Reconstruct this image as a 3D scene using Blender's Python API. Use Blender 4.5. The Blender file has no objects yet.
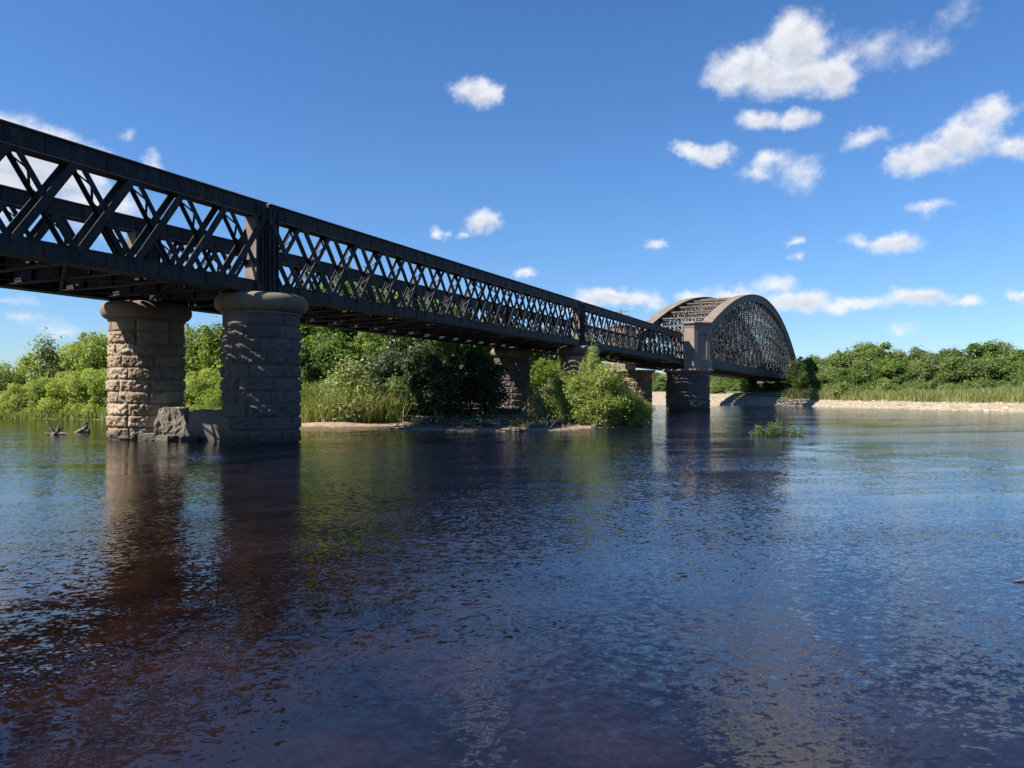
import bpy, math, random
import numpy as np
from mathutils import Vector, Matrix

random.seed(7)
RNG = np.random.default_rng(11)
C = bpy.context.scene.collection
SC = bpy.context.scene
R = math.radians

# ------------------------------------------------------------------ camera
CAM_H = 1.6
FPX, HZ = 769.0, 395.0
cam = bpy.data.cameras.new('camera')
cam.sensor_width = 36.0
cam.lens = FPX / 1024 * 36
cam.clip_start = 0.05
cam.clip_end = 6000
co = bpy.data.objects.new('camera', cam)
co.location = (0, 0, CAM_H)
co.rotation_euler = (R(90) + math.atan((HZ - 384) / FPX), 0, 0)
C.objects.link(co)
SC.camera = co

# ------------------------------------------------------------------ light
SUN_AZ, SUN_EL = -113.0, 46.0            # compass-like, clockwise from +Y
SUN_STRENGTH, SKY_STRENGTH, EXPOSURE = 5.0, 0.052, 1.4
sd = Vector((math.sin(R(SUN_AZ)) * math.cos(R(SUN_EL)), math.cos(R(SUN_AZ)) * math.cos(R(SUN_EL)), math.sin(R(SUN_EL))))
sl = bpy.data.lights.new('sun', 'SUN')
sl.energy = SUN_STRENGTH
sl.angle = R(0.53)
sl.color = (1.0, 0.93, 0.82)
so = bpy.data.objects.new('sun', sl)
so.rotation_euler = (-sd).to_track_quat('-Z', 'Y').to_euler()
so.location = (-60, -30, 80)
C.objects.link(so)
SC.view_settings.view_transform = 'Standard'
SC.view_settings.look = 'None'
SC.view_settings.gamma = 1
SC.view_settings.use_curve_mapping = False
SC.view_settings.exposure = EXPOSURE

# ------------------------------------------------------------------ node helper
class NT:
    def __init__(s, tree):
        s.t = tree
        tree.nodes.clear()
    def n(s, typ, **kw):
        nd = s.t.nodes.new(typ)
        for k, v in kw.items():
            if k.startswith('i_'):
                key = k[2:]
                nd.inputs[int(key) if key.isdigit() else key.replace('_', ' ')].default_value = v
            else:
                setattr(nd, k, v)
        return nd
    def l(s, a, b):
        s.t.links.new(a, b)
    def val(s, x, sock):
        if hasattr(x, 'is_output') or isinstance(x, bpy.types.NodeSocket):
            s.l(x, sock)
        else:
            sock.default_value = x
    def math(s, op, a, b=0.0, c=0.0, clamp=False):
        nd = s.n('ShaderNodeMath', operation=op, use_clamp=clamp)
        s.val(a, nd.inputs[0]); s.val(b, nd.inputs[1]); s.val(c, nd.inputs[2])
        return nd.outputs[0]
    def vmath(s, op, a, b=(0, 0, 0), c=(0, 0, 0)):
        nd = s.n('ShaderNodeVectorMath', operation=op)
        s.val(a, nd.inputs[0]); s.val(b, nd.inputs[1])
        if op == 'MULTIPLY_ADD': s.val(c, nd.inputs[2])
        return nd.outputs['Value'] if op in ('LENGTH', 'DOT_PRODUCT') else nd.outputs[0]
    def noise(s, vec, scale, detail=4, rough=.55, out='Fac', dist=0.0):
        nd = s.n('ShaderNodeTexNoise')
        nd.inputs['Scale'].default_value = scale
        nd.inputs['Detail'].default_value = detail
        nd.inputs['Roughness'].default_value = rough
        nd.inputs['Distortion'].default_value = dist
        if vec is not None: s.l(vec, nd.inputs['Vector'])
        return nd.outputs[out]
    def ramp(s, fac, stops):
        nd = s.n('ShaderNodeValToRGB')
        el = nd.color_ramp.elements
        while len(el) < len(stops): el.new(0.5)
        for e, (p, c) in zip(el, stops):
            e.position = p; e.color = (*c, 1) if len(c) == 3 else c
        s.l(fac, nd.inputs[0])
        return nd.outputs[0]
    def smooth(s, x, a, b):
        nd = s.n('ShaderNodeMapRange', interpolation_type='SMOOTHSTEP')
        s.l(x, nd.inputs[0]); nd.inputs[1].default_value = a; nd.inputs[2].default_value = b
        return nd.outputs[0]
    def mix(s, f, a, b):
        nd = s.n('ShaderNodeMix', data_type='RGBA')
        s.val(f, nd.inputs[0]); s.val(a, nd.inputs[6]); s.val(b, nd.inputs[7])
        return nd.outputs[2]
    def bump(s, h, strength, dist, normal=None):
        nd = s.n('ShaderNodeBump')
        nd.inputs['Strength'].default_value = strength
        nd.inputs['Distance'].default_value = dist
        s.l(h, nd.inputs['Height'])
        if normal is not None: s.l(normal, nd.inputs['Normal'])
        return nd.outputs[0]

# ------------------------------------------------------------------ sky with fair-weather cumulus
world = bpy.data.worlds.new('World')
SC.world = world
world.use_nodes = True
W = NT(world.node_tree)
sky = W.n('ShaderNodeTexSky', sky_type='NISHITA', sun_disc=False)
sky.sun_elevation = R(SUN_EL)
sky.sun_rotation = R(SUN_AZ) % (2 * math.pi)
sky.altitude = 0; sky.air_density = 1.0; sky.dust_density = 0.15; sky.ozone_density = 3.0
geo = W.n('ShaderNodeTexCoord')
dirv = geo.outputs['Generated']
sep = W.n('ShaderNodeSeparateXYZ'); W.l(dirv, sep.inputs[0])
hyp = W.math('SQRT', W.math('ADD', W.math('MULTIPLY', sep.outputs[0], sep.outputs[0]), W.math('MULTIPLY', sep.outputs[1], sep.outputs[1])))
uu = W.math('ARCTAN2', sep.outputs[0], sep.outputs[1])
vv = W.math('DIVIDE', sep.outputs[2], W.math('MAXIMUM', hyp, 0.02))
cmb = W.n('ShaderNodeCombineXYZ'); W.l(uu, cmb.inputs[0]); W.l(vv, cmb.inputs[1])
p0 = cmb.outputs[0]
warp = W.n('ShaderNodeTexNoise'); W.l(p0, warp.inputs['Vector'])
warp.inputs['Scale'].default_value = 22; warp.inputs['Detail'].default_value = 6; warp.inputs['Roughness'].default_value = .6
wv = W.vmath('MULTIPLY_ADD', W.vmath('SUBTRACT', warp.outputs['Color'], (.5, .5, .5)), (.062, .045, 0), p0)
# each puff of cloud: a direction in the sky (bearing, slope), its half-sizes and its thickness
CL = [(752, 66, 52, 30, 1.15), (800, 42, 42, 38, 1.2), (838, 70, 32, 27, 1.1), (728, 78, 26, 22, 1.0), (790, 75, 70, 24, 1.2),
      (760, 118, 26, 13, .95), (795, 117, 30, 12, .9), (690, 150, 28, 11, .85), (714, 155, 24, 13, .95), (772, 160, 24, 14, .8), (760, 172, 26, 14, .6),
      (800, 172, 30, 22, .52), (880, 45, 62, 24, .34), (925, 45, 26, 16, .36), (962, 8, 20, 14, .26), (905, 162, 26, 16, 1.0), (935, 155, 40, 24, 1.15),
      (968, 136, 40, 28, 1.15), (995, 108, 34, 22, .95), (1012, 148, 34, 18, 1.0), (868, 137, 34, 10, .6), (897, 243, 32, 15, 1.0), (866, 243, 26, 10, .6),
      (796, 239, 12, 7, .6), (798, 258, 12, 6, .5), (657, 243, 14, 7, .62), (612, 297, 50, 14, .95), (640, 300, 30, 12, .8), (585, 303, 26, 9, .7),
      (735, 294, 44, 11, .95), (700, 300, 26, 9, .8), (800, 301, 44, 15, 1.1), (850, 303, 50, 11, .85), (915, 296, 48, 13, .95), (962, 298, 22, 9, .8), (775, 284, 26, 13, .62),
      (472, 92, 26, 17, .95), (485, 88, 18, 16, .8), (482, 221, 22, 15, .95), (438, 233, 11, 9, .8), (460, 232, 8, 6, .5), (525, 275, 14, 7, .8),
      (0, 150, 75, 48, 1.5), (50, 165, 70, 40, 1.4), (90, 205, 70, 36, .9), (-30, 180, 90, 60, 1.2), (150, 161, 12, 10, .5), (120, 134, 14, 9, .42),
      (930, 210, 34, 7, .48), (1020, 295, 18, 8, .7), (905, 329, 20, 6, .5), (15, 298, 26, 8, .38), (62, 328, 34, 10, .42), (30, 318, 30, 8, .34),
      (-200, 60, 120, 50, 1.1), (1180, 40, 120, 50, 1.1), (1120, 150, 60, 24, 1.0), (1250, 220, 70, 24, 1.0), (-150, 240, 80, 24, 1.0), (500, -420, 160, 60, .9), (150, -300, 90, 40, .8), (900, -260, 100, 40, .9)]
cov = None; low = None
for (x, y, rx, ry, k) in CL:
    u = math.atan((x - 512) / FPX); cu = math.cos(u)
    v = (HZ - y) / FPX * cu
    ru, rv = rx / FPX * cu * cu, ry / FPX * cu
    q = W.vmath('MULTIPLY_ADD', wv, (1 / ru, 1 / rv, 0), (-u / ru, -v / rv, 0))
    ln = W.vmath('LENGTH', q)
    m = W.math('MULTIPLY_ADD', ln, -k, k)         # k(1-r)
    cov = m if cov is None else W.math('SMOOTH_MAX', cov, m, .35)
    if k >= .9:
        sy = W.n('ShaderNodeSeparateXYZ'); W.l(q, sy.inputs[0])
        e = W.math('MULTIPLY_ADD', sy.outputs[1], -.6, m)
        low = e if low is None else W.math('MAXIMUM', low, e)
fb = W.noise(p0, 42, 8, .62)
cov2 = W.math('ADD', cov, W.math('MULTIPLY_ADD', fb, .75, -.36))
alpha = W.smooth(cov2, -.06, .80)
grey = W.math('MULTIPLY', W.smooth(low, .25, 1.15), .8)
billow = W.smooth(W.noise(p0, 85, 4, .5), .35, .7)
fb2 = W.noise(W.vmath('ADD', p0, (-.010, .013, 0)), 42, 8, .62)          # relief: the sides of the puffs away from the sun are greyer
rel = W.math('MULTIPLY_ADD', W.math('SUBTRACT', fb2, fb), 1.8, 0.0, clamp=True)
grey = W.math('ADD', grey, rel, clamp=True)
ccol = W.mix(grey, (6.9, 7.0, 7.25, 1), (4.5, 4.85, 5.5, 1))
ccol = W.mix(W.math('MULTIPLY', billow, .18), ccol, (7.6, 7.6, 7.7, 1))
# a trace of high haze, whiter towards the horizon, is part of the air; the sky model gives it
hs = W.n('ShaderNodeHueSaturation'); hs.inputs['Saturation'].default_value = 1.18; hs.inputs['Value'].default_value = 1.0
W.l(sky.outputs[0], hs.inputs['Color'])
skyc = W.vmath('MULTIPLY', hs.outputs[0], (.85, .985, 1.18))
skyc = W.vmath('MULTIPLY', skyc, W.mix(W.smooth(vv, .0, .30), (.78, .83, .90, 1), (1, 1, 1, 1)))
final = W.mix(W.math('MULTIPLY', alpha, .94), skyc, ccol)
bg = W.n('ShaderNodeBackground'); bg.inputs['Strength'].default_value = SKY_STRENGTH
W.l(final, bg.inputs[0])
wo = W.n('ShaderNodeOutputWorld'); W.l(bg.outputs[0], wo.inputs[0])

# ------------------------------------------------------------------ materials
def material(name):
    m = bpy.data.materials.new(name); m.use_nodes = True
    N = NT(m.node_tree)
    out = N.n('ShaderNodeOutputMaterial')
    b = N.n('ShaderNodeBsdfPrincipled')
    N.l(b.outputs[0], out.inputs[0])
    return m, N, b, out

def iron(name, dark, mid, rust, rust_amt, rough=.62):
    m, N, b, o = material(name)
    g = N.n('ShaderNodeNewGeometry').outputs['Position']
    n1 = N.noise(g, 1.3, 6, .65); n2 = N.noise(g, 9, 5, .6)
    st = N.vmath('MULTIPLY', g, (3.0, 3.0, .5)); n3 = N.noise(st, 2.2, 5, .6)
    c = N.mix(N.smooth(n1, .35, .7), (*dark, 1), (*mid, 1))
    c = N.mix(N.math('MULTIPLY', N.smooth(n3, .5, .72), rust_amt), c, (*rust, 1))
    c = N.mix(N.math('MULTIPLY', N.smooth(n2, .55, .8), .35), c, (*[x * 1.7 for x in mid], 1))
    N.l(c, b.inputs['Base Color']); b.inputs['Roughness'].default_value = rough; b.inputs['Specular IOR Level'].default_value = .22
    N.l(N.bump(n2, .25, .01), b.inputs['Normal'])
    return m

M = {}
M['iron'] = iron('weathered_iron', (.008, .0105, .0145), (.024, .025, .027), (.075, .046, .030), .75)
M['iron_sunlit'] = iron('sunlit_weathered_iron', (.13, .105, .085), (.20, .16, .125), (.15, .09, .055), .5, .75)  # weathered iron, paler where sun falls: the sunlight is put into the colour
M['iron_arch'] = iron('weathered_arch_iron', (.022, .023, .026), (.050, .045, .043), (.085, .06, .045), .5)
M['timber'] = iron('deck_timber', (.03, .027, .024), (.065, .055, .045), (.08, .06, .04), .3, .85)

def stone(name, tones, wet=True, smooth=False, shade_tone=1.0):
    lt = (.36, .28, .19, 1) if shade_tone == 1 else (.15, .135, .12, 1)
    mt = (.12, .09, .066, 1) if shade_tone == 1 else (.06, .055, .05, 1)  # the darker pair paints shade into the stone
    m, N, b, o = material(name)
    tc = N.n('ShaderNodeTexCoord'); g = tc.outputs['Object']
    pos = N.n('ShaderNodeNewGeometry').outputs['Position']
    at = N.n('ShaderNodeAttribute', attribute_name='block')
    c = N.ramp(at.outputs['Fac'], [(i / (len(tones) - 1), t) for i, t in enumerate(tones)])
    n1 = N.noise(pos, 2.2, 7, .68); n2 = N.noise(pos, 14, 6, .65)
    c = N.mix(N.math('MULTIPLY', N.smooth(n1, .42, .68), .5), c, mt)
    c = N.mix(N.math('MULTIPLY', N.smooth(n2, .52, .75), .55), c, lt)
    # run-off streaks
    st = N.noise(N.vmath('MULTIPLY', pos, (4, 4, .35)), 1.6, 5, .6)
    c = N.mix(N.math('MULTIPLY', N.smooth(st, .53, .74), .55), c, (.05, .042, .036, 1))
    # mortar joints, darker
    mo = N.n('ShaderNodeAttribute', attribute_name='joint')
    c = N.mix(N.math('MULTIPLY', mo.outputs['Fac'], .75), c, (.05, .04, .033, 1))
    if wet:
        sp = N.n('ShaderNodeSeparateXYZ'); N.l(pos, sp.inputs[0])
        hh = N.math('ADD', sp.outputs[2], N.math('MULTIPLY_ADD', n1, .3, -.15))
        wetf = N.smooth(hh, .46, .10)
        c = N.mix(N.math('MULTIPLY', wetf, .8), c, (.035, .034, .024, 1))
    N.l(c, b.inputs['Base Color']); b.inputs['Roughness'].default_value = .88
    N.l(N.bump(n2, .6 if not smooth else .25, .03), b.inputs['Normal'])
    return m
SAND = [(.155, .110, .070), (.26, .192, .122), (.20, .134, .083), (.31, .24, .162), (.21, .168, .115)]
M['stone'] = stone('rock_faced_sandstone', SAND)
M['stone_shaded'] = stone('shaded_sandstone', [(.065, .058, .052), (.10, .088, .076), (.075, .062, .053), (.12, .105, .09), (.09, .08, .07)], shade_tone=.8)  # same sandstone for the shadowed columns, with their shade put into the colour
M['stone_cap'] = stone('dressed_sandstone', [(.115, .088, .058), (.165, .125, .082)], smooth=True)
M['stone_tower'] = stone('tower_sandstone', [(.22, .17, .14), (.27, .21, .17)], smooth=True)
M['rubble'] = stone('rubble_stone', [(.15, .13, .10), (.21, .18, .14)])

def leafmat(name, cols, trans=.35):
    m, N, b, o = material(name)
    gi = N.n('ShaderNodeNewGeometry'); oi = N.n('ShaderNodeObjectInfo')
    f = N.math('ADD', N.math('MULTIPLY', gi.outputs['Random Per Island'], .45), N.math('MULTIPLY', oi.outputs['Random'], .55))
    n = N.noise(gi.outputs['Position'], .55, 3, .5)
    f = N.math('ADD', f, N.math('MULTIPLY_ADD', n, .8, -.4), clamp=True)
    c = N.ramp(f, [(i / (len(cols) - 1), t) for i, t in enumerate(cols)])
    N.l(c, b.inputs['Base Color']); b.inputs['Roughness'].default_value = .55
    b.inputs['Specular IOR Level'].default_value = .35
    tr = N.n('ShaderNodeBsdfTranslucent')
    N.l(N.vmath('MULTIPLY', c, (1.75, 1.7, .9)), tr.inputs['Color'])
    mx = N.n('ShaderNodeMixShader'); mx.inputs[0].default_value = trans
    N.l(b.outputs[0], mx.inputs[1]); N.l(tr.outputs[0], mx.inputs[2]); N.l(mx.outputs[0], o.inputs[0])
    return m
M['leaf_willow'] = leafmat('willow_leaves', [(.085, .12, .024), (.145, .20, .036), (.20, .25, .05), (.25, .28, .085)], .5)
M['leaf_bush'] = leafmat('silvery_willow_leaves', [(.085, .12, .028), (.15, .195, .042), (.21, .25, .06), (.26, .28, .10)], .4)
M['leaf_green'] = leafmat('broad_leaves', [(.040, .078, .018), (.085, .145, .028), (.13, .19, .04), (.17, .21, .055)], .42)
M['leaf_far'] = leafmat('far_leaves', [(.045, .080, .026), (.085, .135, .036), (.125, .175, .048), (.17, .195, .07)], .42)
M['leaf_far_light'] = leafmat('pale_far_leaves', [(.075, .105, .036), (.12, .16, .052), (.16, .20, .07), (.20, .215, .10)], .4)
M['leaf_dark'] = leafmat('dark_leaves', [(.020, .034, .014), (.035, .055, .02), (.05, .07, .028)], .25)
M['leaf_grey'] = leafmat('grey_willow_leaves', [(.075, .11, .034), (.13, .175, .052), (.185, .22, .075), (.24, .24, .11)], .3)
M['grass'] = leafmat('bank_grass_blades', [(.09, .13, .03), (.15, .19, .045), (.22, .22, .08)], .3)
M['reed'] = leafmat('reed_blades', [(.08, .135, .03), (.12, .17, .042), (.16, .185, .055), (.21, .185, .085)], .3)
M['flood'] = leafmat('flood_plant_leaves', [(.05, .085, .025), (.09, .135, .04), (.16, .15, .075)], .3)

def bark(name, a, bb):
    m, N, b, o = material(name)
    pos = N.n('ShaderNodeNewGeometry').outputs['Position']
    n = N.noise(N.vmath('MULTIPLY', pos, (6, 6, 1.5)), 3, 6, .65)
    N.l(N.mix(N.smooth(n, .35, .65), (*a, 1), (*bb, 1)), b.inputs['Base Color'])
    b.inputs['Roughness'].default_value = .9
    N.l(N.bump(n, .6, .03), b.inputs['Normal'])
    return m
M['bark'] = bark('bark', (.07, .055, .042), (.16, .13, .10))
M['drift'] = bark('driftwood', (.055, .044, .035), (.17, .14, .11))
M['pole'] = bark('pole_timber', (.10, .085, .07), (.17, .15, .13))

# ground: shingle, sand, turf by world position
m, N, b, o = material('ground'); M['ground'] = m
gi = N.n('ShaderNodeNewGeometry'); pos = gi.outputs['Position']
sp = N.n('ShaderNodeSeparateXYZ'); N.l(pos, sp.inputs[0])
at = N.n('ShaderNodeAttribute', attribute_name='shingle'); band_at = N.n('ShaderNodeAttribute', attribute_name='deck_band')
vo = N.n('ShaderNodeTexVoronoi'); vo.inputs['Scale'].default_value = 3.2; N.l(pos, vo.inputs['Vector'])
vo2 = N.n('ShaderNodeTexVoronoi'); vo2.inputs['Scale'].default_value = 9; N.l(pos, vo2.inputs['Vector'])
sv = N.n('ShaderNodeSeparateColor'); N.l(vo.outputs['Color'], sv.inputs[0])
sv2 = N.n('ShaderNodeSeparateColor'); N.l(vo2.outputs['Color'], sv2.inputs[0])
stn = N.ramp(N.math('ADD', N.math('MULTIPLY', sv.outputs[0], .5), N.math('MULTIPLY', sv2.outputs[0], .5)),
             [(0, (.135, .108, .075)), (.4, (.21, .172, .122)), (.7, (.285, .24, .175)), (1, (.355, .31, .235))])
n1 = N.noise(pos, .35, 5, .6)
stn = N.mix(N.math('MULTIPLY', N.smooth(n1, .45, .7), .5), stn, (.24, .18, .125, 1))
n2 = N.noise(pos, 1.5, 6, .65)
snd = N.mix(N.smooth(n2, .35, .7), (.19, .13, .078, 1), (.27, .195, .125, 1))
turf = N.mix(N.smooth(n2, .35, .7), (.05, .075, .02, 1), (.11, .12, .045, 1))
hh = N.math('ADD', sp.outputs[2], N.math('MULTIPLY_ADD', n2, .5, -.25))
snd = N.mix(band_at.outputs['Fac'], snd, (.050, .040, .030, 1))  # sand turns darker in a band along the bridge
lo = N.mix(at.outputs['Fac'], snd, stn)
tl = N.n('ShaderNodeAttribute', attribute_name='turf')
c = N.mix(N.smooth(N.math('ADD', tl.outputs['Fac'], N.math('MULTIPLY_ADD', n2, .5, -.25)), .4, .6), lo, turf)
c = N.mix(N.smooth(hh, .05, -.12), c, (.085, .06, .035, 1))
N.l(c, b.inputs['Base Color']); b.inputs['Roughness'].default_value = .95
N.l(N.bump(N.math('ADD', vo.outputs['Distance'], n2), .5, .06), b.inputs['Normal'])

# water: peaty brown river, rippled
m, N, b, o = material('river_water'); M['water'] = m
pos = N.n('ShaderNodeNewGeometry').outputs['Position']
vr = N.n('ShaderNodeVectorRotate', rotation_type='Z_AXIS'); vr.inputs['Angle'].default_value = R(-12)
N.l(pos, vr.inputs['Vector'])
st = N.vmath('MULTIPLY', vr.outputs[0], (1.0, 1.25, 1))
big = N.noise(N.vmath('MULTIPLY', vr.outputs[0], (.055, .17, 1)), 1.0, 3, .5)        # calm and ruffled reaches
strk = N.noise(N.vmath('MULTIPLY', vr.outputs[0], (.10, .75, 1)), 1.0, 3, .55)       # long current streaks
amp = N.math('MULTIPLY_ADD', N.smooth(big, .38, .62), .6, N.math('MULTIPLY_ADD', N.smooth(strk, .45, .66), .55, .22))
# ripple slopes taken straight from vector noise: short wind ripples on longer swells
r1 = N.vmath('SUBTRACT', N.noise(st, 12.0, 1, .45, out='Color', dist=.25), (.5, .5, .5))
r2 = N.vmath('SUBTRACT', N.noise(st, 33.0, 1, .4, out='Color'), (.5, .5, .5))
r3 = N.vmath('SUBTRACT', N.noise(st, .7, 2, .5, out='Color'), (.5, .5, .5))
sl_ = N.vmath('ADD', N.vmath('SCALE', r1), N.vmath('SCALE', r2))
for nd_, k_ in ((sl_.node.inputs[0].links[0].from_node, .30), (sl_.node.inputs[1].links[0].from_node, .28)): nd_.inputs['Scale'].default_value = k_
av = N.n('ShaderNodeCombineXYZ'); N.l(amp, av.inputs[0]); N.l(amp, av.inputs[1])
sl_ = N.vmath('MULTIPLY_ADD', sl_, av.outputs[0], N.vmath('MULTIPLY', r3, (.055, .055, 0)))
wn = N.vmath('NORMALIZE', N.vmath('ADD', sl_, (0, 0, 1)))
bedv = N.noise(pos, .8, 5, .6)
sp = N.n('ShaderNodeSeparateXYZ'); N.l(pos, sp.inputs[0])
brown = N.mix(N.smooth(bedv, .35, .7), (.0030, .0015, .0012, 1), (.0135, .0056, .0036, 1))
depth = N.math('ADD', N.math('MULTIPLY', sp.outputs[0], .20), N.math('MULTIPLY_ADD', sp.outputs[1], .13, N.math('MULTIPLY_ADD', bedv, 1.5, -1.05)))   # shallows by the near bank
bed = N.mix(N.smooth(depth, .1, 1.5), brown, (.0036, .0058, .0165, 1))
N.l(bed, b.inputs['Base Color'])
b.inputs['Roughness'].default_value = .07
b.inputs['IOR'].default_value = 1.48
N.l(wn, b.inputs['Normal'])

# ------------------------------------------------------------------ mesh helpers
class MB:
    def __init__(s): s.v = []; s.f = []
    def add(s, vs, fs):
        k = len(s.v); s.v.extend([tuple(p) for p in vs]); s.f.extend([tuple(k + i for i in f) for f in fs])
        return s
    def box(s, x0, x1, y0, y1, z0, z1):
        return s.add([(x0, y0, z0), (x1, y0, z0), (x1, y1, z0), (x0, y1, z0), (x0, y0, z1), (x1, y0, z1), (x1, y1, z1), (x0, y1, z1)],
                     [(3, 2, 1, 0), (4, 5, 6, 7), (0, 1, 5, 4), (1, 2, 6, 5), (2, 3, 7, 6), (3, 0, 4, 7)])
    def bar(s, a, b, w, t, up=(0, 1, 0)):
        """bar a-b: t along `up`, w across it"""
        a, b = Vector(a), Vector(b); d = (b - a).normalized(); u = Vector(up)
        u = (u - d * u.dot(d)).normalized(); c = d.cross(u)
        vs = []
        for p in (a, b):
            for (i, j) in ((-1, -1), (1, -1), (1, 1), (-1, 1)):
                vs.append(p + c * (w / 2 * i) + u * (t / 2 * j))
        return s.add(vs, [(3, 2, 1, 0), (4, 5, 6, 7), (0, 1, 5, 4), (1, 2, 6, 5), (2, 3, 7, 6), (3, 0, 4, 7)])
    def tube(s, pts, rad, n=7):
        pts = [Vector(p) for p in pts]; k0 = len(s.v)
        for i, p in enumerate(pts):
            d = (pts[min(i + 1, len(pts) - 1)] - pts[max(i - 1, 0)]).normalized()
            u = d.orthogonal().normalized() if abs(d.z) > .9 else d.cross(Vector((0, 0, 1))).normalized()
            w = d.cross(u)
            for j in range(n):
                a = 2 * math.pi * j / n
                s.v.append(tuple(p + (u * math.cos(a) + w * math.sin(a)) * rad[i]))
        for i in range(len(pts) - 1):
            for j in range(n):
                a = k0 + i * n + j; b_ = k0 + i * n + (j + 1) % n
                s.f.append((a, b_, b_ + n, a + n))
        s.f.append(tuple(k0 + j for j in reversed(range(n))))
        s.f.append(tuple(k0 + (len(pts) - 1) * n + j for j in range(n)))
        return s
    def mesh(s, name, mat):
        me = bpy.data.meshes.new(name); me.from_pydata(s.v, [], s.f); me.materials.append(mat); me.update()
        return me

def put(name, me, parent=None, loc=(0, 0, 0), rz=0.0, scale=None):
    o_ = bpy.data.objects.new(name, me); C.objects.link(o_)
    o_.location = loc; o_.rotation_euler = (0, 0, rz)
    if scale is not None: o_.scale = scale
    if parent is not None: o_.parent = parent
    return o_
def tag(o_, label=None, cat=None, group=None, kind=None):
    if label: o_['label'] = label
    if cat: o_['category'] = cat
    if group: o_['group'] = group
    if kind: o_['kind'] = kind
    return o_
def empty(name, loc=(0, 0, 0), rz=0.0):
    return put(name, None, None, loc, rz)
def copy_tree(o_, parent=None):
    c_ = o_.copy(); C.objects.link(c_); c_.parent = parent
    for ch in list(o_.children): copy_tree(ch, c_)
    return c_
def np_mesh(name, verts, faces, mat, smooth=False, attrs=None):
    """verts (n,3), faces (m,k) arrays of one polygon size"""
    me = bpy.data.meshes.new(name)
    nv, (nf, k) = len(verts), faces.shape
    me.vertices.add(nv); me.vertices.foreach_set('co', np.ascontiguousarray(verts, dtype=np.float32).ravel())
    me.loops.add(nf * k); me.loops.foreach_set('vertex_index', np.ascontiguousarray(faces, dtype=np.int32).ravel())
    me.polygons.add(nf)
    me.polygons.foreach_set('loop_start', np.arange(0, nf * k, k, dtype=np.int32))
    me.polygons.foreach_set('loop_total', np.full(nf, k, dtype=np.int32))
    if smooth: me.polygons.foreach_set('use_smooth', np.ones(nf, dtype=bool))
    me.update(calc_edges=True)
    for an, arr in (attrs or {}).items():
        a_ = me.attributes.new(an, 'FLOAT', 'POINT'); a_.data.foreach_set('value', np.ascontiguousarray(arr, dtype=np.float32))
    me.materials.append(mat)
    return me

# value noise for shaping meshes
_T = np.random.default_rng(3).random((64, 64, 64))
def vnoise(p):
    i = np.floor(p).astype(int); f = p - i; f = f * f * (3 - 2 * f)
    r = 0
    for a in (0, 1):
        for b_ in (0, 1):
            for c_ in (0, 1):
                w = (f[:, 0] if a else 1 - f[:, 0]) * (f[:, 1] if b_ else 1 - f[:, 1]) * (f[:, 2] if c_ else 1 - f[:, 2])
                r = r + w * _T[(i[:, 0] + a) % 64, (i[:, 1] + b_) % 64, (i[:, 2] + c_) % 64]
    return r
def fbm(p, oct=4):
    r, a = 0, .5
    for k in range(oct):
        r = r + a * vnoise(p * 2 ** k + 17.3 * k); a *= .5
    return r

# ------------------------------------------------------------------ bridge frame: L along the bridge, v towards its far side
BX, BY = -8.50, 26.1
DX, DY = .4317, .9020
BROT = math.atan2(DY, DX)
def bw(L, v, z=0.0):
    return (BX + DX * L - DY * v, BY + DY * L + DX * v, z)
def to_lv(x, y):
    x = x - BX; y = y - BY
    return DX * x + DY * y, -DY * x + DX * y
def pix(x, Y):
    return (x - 512) / FPX * Y
W_APP = 5.8

# ------------------------------------------------------------------ terrain
LEFT = np.array([(-300, 92), (-120, 72), (-60, 58.5), (-35.6, 53.5), (-26.3, 49.3), (-18.7, 46), (-13.5, 41.5), (-10.6, 38.7), (-8.5, 39.0), (-6.6, 40.2), (-5.6, 37.0), (-4.6, 35.3), (-1.4, 33.6),
                 (1.7, 34.3), (3.8, 36.8), (7.0, 39.8), (8.6, 46), (9.5, 55), (11.0, 64), (12.3, 72), (12.2, 80), (8, 88), (0, 96), (-25, 108), (-70, 128), (-160, 160), (-300, 190)], float)
RIGHT = np.array([(1500, -200), (300, 24), (120, 48), (70, 61), (48.2, 72.4), (46.6, 82), (43.5, 94.6), (41, 105), (37.5, 113), (33.5, 119), (28, 123), (20, 128), (12, 136), (-6, 150), (-42, 170), (-90, 198), (-300, 255), (-1500, 500), (-1500, 2500), (2500, 2500), (2500, -200)], float)
def sdist(poly, x, y):
    """signed distance, positive inside"""
    d = np.full(x.shape, 1e9); ins = np.zeros(x.shape, bool)
    n = len(poly)
    for i in range(n):
        ax, ay = poly[i]; bx, by = poly[(i + 1) % n]
        ex, ey = bx - ax, by - ay
        t = np.clip(((x - ax) * ex + (y - ay) * ey) / (ex * ex + ey * ey), 0, 1)
        d = np.minimum(d, np.hypot(x - ax - t * ex, y - ay - t * ey))
        c_ = ((ay > y) != (by > y)) & (x < (bx - ax) * (y - ay) / (by - ay + 1e-12) + ax)
        ins ^= c_
    return np.where(ins, d, -d)
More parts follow.
